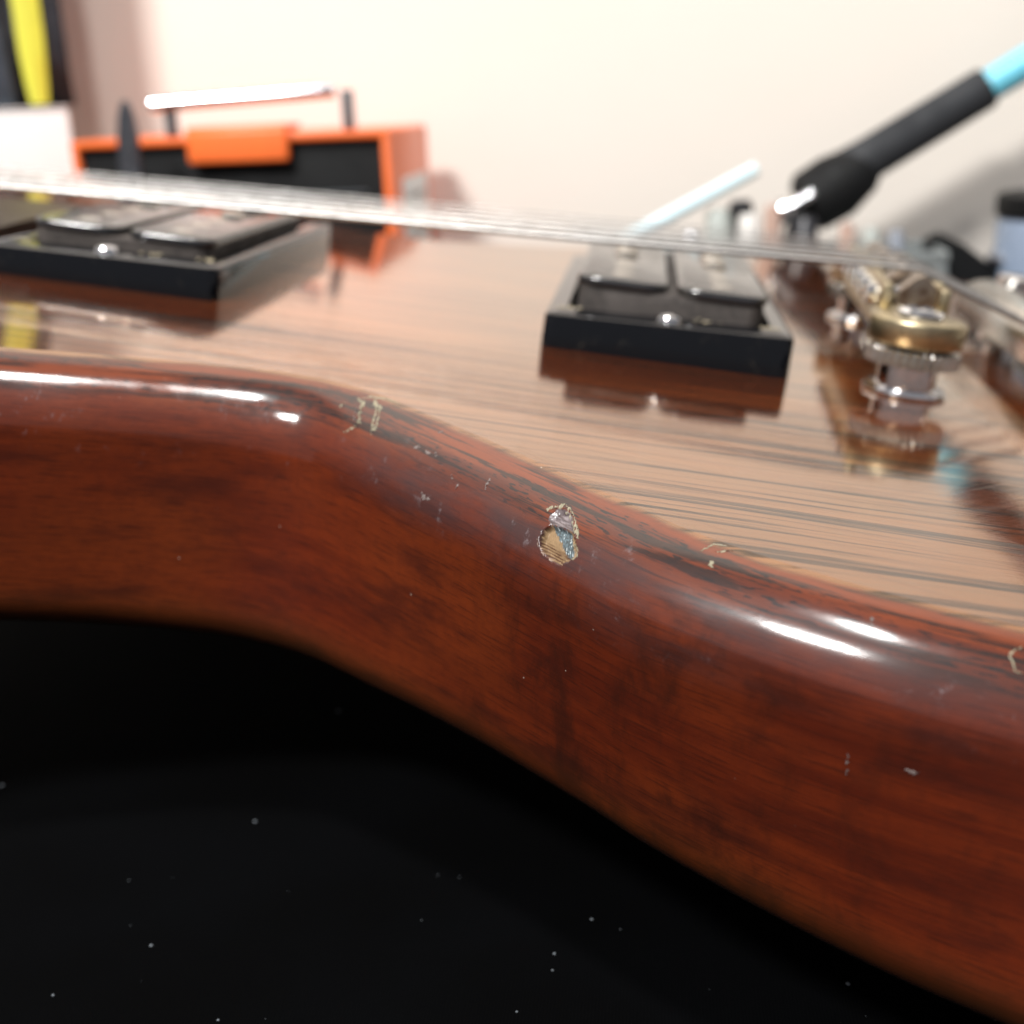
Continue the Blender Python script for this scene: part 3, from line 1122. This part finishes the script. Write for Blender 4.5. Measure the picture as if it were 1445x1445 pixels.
bm = bmesh.new()
bulge(bm, -85, 0.5, 36, 26, 150, 1.1, 1.0)
from_bm("pouch_body", bm, m_fab, pack)
bm = bmesh.new()
bulge(bm, -66, -28, 11, 6, 149, 5.3, 2)
from_bm("front_pocket", bm, m_fab2, pack)
bm = bmesh.new()
L = []
for i in range(19):
    z_ = 1 + 148 * i / 18
    hw = 6.6 + 1.2 * noise.noise(Vector((3, i * .3, 0))) - 2.4 * math.exp(-i / 1.6)
    cx = -16.0 + .8 * noise.noise(Vector((9, i * .2, 0)))
    L.append([(cx - hw, 10.8, z_), (cx - hw, 8.2, z_), (cx, 6, z_), (cx + hw, 8.2, z_), (cx + hw, 10.8, z_)])
add_loops(bm, L)
from_bm("yellow_stripe", bm, m_yel, pack)

# dark pointed tool standing in front of the case
awl = empty("pointed_tool", (-153.5, 190, BENCH_Z), (math.radians(2), math.radians(3), 0))
tag(awl, "dark upright pointed tool in front of the orange case's left end", "tool")
bm = bmesh.new()
add_lathe(bm, [(6.0, 0), (8, 3), (8, 50), (6.5, 58), (5, 62)], n=28)
from_bm("grip", bm, m_black, awl)
bm = bmesh.new()
prof_b = [(62, 2.8), (80, 3.3), (95, 3.5), (106, 3.3), (112, 2.5), (116, 1.4), (117.5, .4)]
L = [[(-w, -1.2, z_), (0, -2.0, z_), (w, -1.2, z_), (w, 1.2, z_), (0, 2.0, z_), (-w, 1.2, z_)] for z_, w in prof_b]
add_loops(bm, L)
m_steel = simple("dark_steel", (0.10, 0.11, 0.13), 0.35, 0.7)
from_bm("blade", bm, m_steel, awl)

# hand tool with pale blue shaft and black sleeve, leaning right
tool = empty("soldering_tool", (59.0, 255, BENCH_Z))
tag(tool, "slanted tool with thick black sleeve, pale blue upper end and chrome tip", "soldering tool")
O = Vector((59.0, 255, BENCH_Z))
A = Vector((68, 260, -2)); B = Vector((143, 262, 40))
d = (B - A).normalized()


def tl(p):
    return tuple(Vector(p) - O)


m_rub = simple("matt_black_rubber", (0.018, 0.020, 0.024), 0.75, nscale=400, var=0.3)
m_blue = simple("pale_blue_plastic", (0.17, 0.58, 0.74), 0.35, var=0.06, nscale=100)
P0 = Vector((81, 260, 7.5)); P1 = Vector((138.0, 262, 40.2))
dd = (P1 - P0).normalized()
up_ = Vector((-dd.z, 0, dd.x))
bm = bmesh.new()
add_tube(bm, [tl(P0 - dd * 2), tl(P0), tl(P0 + dd * 20), tl(P1 - dd), tl(P1)], [8.6, 9.0, 7.8, 7.4, 6.8], 28)
from_bm("sleeve", bm, m_rub, tool)
bm = bmesh.new()
Q0 = P0 - dd * 9 - up_ * 2.5
add_tube(bm, [tl(Q0), tl(Q0 + dd * 3), tl(Q0 + dd * 14), tl(Q0 + dd * 24 + up_ * 1), tl(Q0 + dd * 30 + up_ * 3)], [8.5, 11.5, 12.0, 9.5, 6.0], 28)
from_bm("collar", bm, m_black, tool)
bm = bmesh.new()
add_tube(bm, [tl(P1 - dd * 4), tl(P1 + dd * 14), tl(P1 + dd * 32)], [5.6, 5.8, 5.9], 28)
from_bm("shaft", bm, m_blue, tool)
bm = bmesh.new()
add_tube(bm, [tl(P1 + dd * 31), tl(P1 + dd * 34), tl(P1 + dd * 120), tl(P1 + dd * 126)], [6.5, 8.2, 8.6, 6.0], 28)
from_bm("handle", bm, m_rub, tool)
T0 = Vector((77, 246, 7.0))
bm = bmesh.new()
add_tube(bm, [tl(T0), tl(T0 - dd * 11)], [1.7, 1.7], 16)
from_bm("chrome_pin", bm, m_hand, tool)
bm = bmesh.new()
add_tube(bm, [tl(T0 - dd * 9.5), tl(T0 - dd * 10.5), tl(T0 - dd * 15.5), tl(T0 - dd * 17)], [3.4, 4.4, 4.2, 2.6], 20)
from_bm("chrome_collar", bm, m_hand, tool)
# slim lower shaft to the bench
bm = bmesh.new()
add_tube(bm, [tl(Q0 + dd * 2), tl((70, 262, -20)), tl((66, 262, BENCH_Z + 2))], [5, 4, 4], 16)
from_bm("stand_stem", bm, m_black, tool)
bm = bmesh.new()
add_lathe(bm, [(16, 0.1), (17, 2), (14, 4), (4, 5)], (66 - O.x, 262 - O.y, 0), n=32)
from_bm("stand_foot", bm, m_black, tool)

# bright thin steel rod lying up against the clutter
m_rod = simple("pale_shiny_plastic", (0.66, 0.86, 0.92), 0.25, 0.0, var=0.1)
rod = empty("slim_rod", (10, 228, BENCH_Z))
tag(rod, "thin pale shiny rod sloping up left of the black sleeved tool", "rod")
bm = bmesh.new()
v_ = lambda a: (a[0] - 10, a[1] - 228, a[2] - BENCH_Z)
add_tube(bm, [v_((-60, 222, -41)), v_((14, 230, -4.0)), v_((56, 234, 16.6))], [2.4, 2.4, 2.4], 14)
from_bm("shank", bm, m_rod, rod)
bm = bmesh.new()
add_tube(bm, [v_((-105, 217, -64)), v_((-60, 222, -41))], [4.5, 4.5], 16)
from_bm("grip", bm, m_black, rod)

# parts tray with small hardware, partly hidden behind the guitar
m_tray = simple("grey_tray", (0.22, 0.24, 0.24), 0.5)
m_glassy = simple("pale_green_plastic", (0.50, 0.60, 0.56), 0.3)
tray = empty("parts_tray", (75, 240, BENCH_Z))
tag(tray, "low grey parts tray on the bench beyond the bridge, holding small parts", "tray")
TZ = 54.0
bm = bmesh.new()
add_box(bm, (0, 0, TZ / 2), (90, 36, TZ), 2)
from_bm("tray_body", bm, m_tray, tray)
bm = bmesh.new()
for sx in (-44, 44):
    add_box(bm, (sx, 0, TZ + 2.1), (1.8, 36, 4), .5)
for sy in (-17.2, 17.2):
    add_box(bm, (0, sy, TZ + 2.1), (86, 1.6, 4), .5)
from_bm("tray_rim", bm, m_tray, tray)

cols_p = {"white": (0.75, 0.72, 0.68), "black": (0.02, 0.02, 0.025), "copper": (0.46, 0.31, 0.25), "silver": (0.6, 0.6, 0.62),
          "green": (0.42, 0.45, 0.42), "blue": (0.22, 0.24, 0.28)}
m_parts = {k: simple(k + "_part", v, 0.4, 1.0 if k == "silver" else 0.0, nscale=600) for k, v in cols_p.items()}


def small_knob(x, y, z, r, h, col, label, axis=(0, 0, 1)):
    bm = bmesh.new()
    add_lathe(bm, [(r, 0), (r, h * .3), (r * .75, h * .45), (r * .7, h * .9), (r * .5, h), (0, h)], axis=axis, n=20)
    o = from_bm("small_part", bm, m_parts[col])
    o.location = Vector((20.6 + (x - 20.6) * 1.055, y + 25, z)) * MM
    o.scale = (1.05, 1.05, 1.0)
    return tag(o, label, "hardware", "small parts in the tray")


tz = BENCH_Z + TZ + .2
small_knob(42, 212, tz, 6, 19, "green", "pale grey green small part at the left end of the parts tray")
small_knob(52, 210, tz, 5, 17, "white", "white small part beside the pale brown one in the parts tray")
small_knob(60, 212, tz, 4, 20, "copper", "pale brown small part under the chrome tip in the tray")
small_knob(50, 222, tz, 6, 21, "black", "black small part behind the white one in the parts tray")
small_knob(71, 216, tz, 6, 15, "black", "black small part under the black sleeve in the tray")
small_knob(84, 210, tz, 3.5, 13, "copper", "small pale brown piece near the middle of the parts tray")
small_knob(92, 212, tz, 3.5, 11, "green", "small grey green piece right of the middle of the tray")
small_knob(100, 210, tz, 3.5, 10, "blue", "small dark grey piece near the right end of the tray")
small_knob(33, 210, tz, 4, 12, "silver", "silver coloured part at the far left of the parts tray")

# black clip and small jars to the right
clip = empty("black_clip", (129, 246, BENCH_Z))
tag(clip, "black plastic clip between the parts tray and the blue grey jar", "clip")
bm = bmesh.new()
L = []
for x, zl, zh in ((-12, 0, 60), (-8, 0, 62), (0, 0, 58), (8, 0, 52), (14, 0, 50)):
    L.append([(x, -6, zl), (x, -6, zh - 1), (x, -4, zh), (x, 4, zh), (x, 6, zh - 1), (x, 6, zl)])
add_loops(bm, L)
from_bm("clip_body", bm, m_black, clip)
bm = bmesh.new()
add_tube(bm, [(8, -7, 54), (14, -7, 52)], 2.2, 12)
from_bm("clip_pin", bm, m_parts["silver"], clip)

jar = empty("lidded_jar", (164.5, 244, BENCH_Z))
tag(jar, "blue grey jar with a black lid at the right edge of the photo", "jar")
JH = 4.6 - BENCH_Z
m_jar = simple("blue_grey_plastic", (0.24, 0.30, 0.40), 0.3, var=0.1)
bm = bmesh.new()
add_lathe(bm, [(22, 0), (24, 2), (24, JH - 10), (23, JH - 8), (22, JH - 7.5)], n=48)
from_bm("jar_body", bm, m_jar, jar)
bm = bmesh.new()
add_lathe(bm, [(24.2, JH - 7.4), (24.6, JH - 6.8), (24.6, JH - .8), (23.6, JH), (0, JH)], n=96, ribs=32, rib_depth=.5, rib_rows=(1, 2))
from_bm("jar_lid", bm, m_black, jar)
bm = bmesh.new()
add_box(bm, (-11, -24.5, JH - 38), (17, 2.5, 8), 1)
from_bm("jar_buckle", bm, m_parts["silver"], jar)

# ------------------------------------------------------------------ dust on the black cloth
m_lint = simple("white_lint", (0.17, 0.19, 0.21), 0.9, var=0.3)
bm = bmesh.new()
DUSTPTS = [(45.5, -83.5, 0.33), (-45.9, -47.4, 0.24), (-51.1, -80.4, 0.24), (-95.2, -37.7, 0.40), (-60.6, -91.5, 0.2),
           (11.2, -71.2, 0.2), (6.4, -79.2, 0.2), (-41.2, -7.4, 0.4), (2.4, -91.2, 0.16), (62.8, -89.3, 0.16),
           (-36.4, -95.0, 0.18), (-6.9, -24.0, 0.15), (6.4, -82.7, 0.15)]
for k in range(110):
    x, y = random.uniform(-110, 190), random.uniform(-230, -30)
    r = 0.05 + 0.10 * random.random() ** 5
    add_lathe(bm, [(0, 0.0), (r, r * .5), (0, r)], (x, y, BENCH_Z + .02), n=5)
for x, y, r in DUSTPTS:
    add_lathe(bm, [(0, 0.0), (r, r * .5), (r * .6, r), (0, r * 1.2)], (x, y, BENCH_Z + .02), n=8)
dst = from_bm("lint_specks", bm, m_lint)
tag(dst, "scattered white lint specks on the black cloth in front of guitar", "lint", kind='stuff')
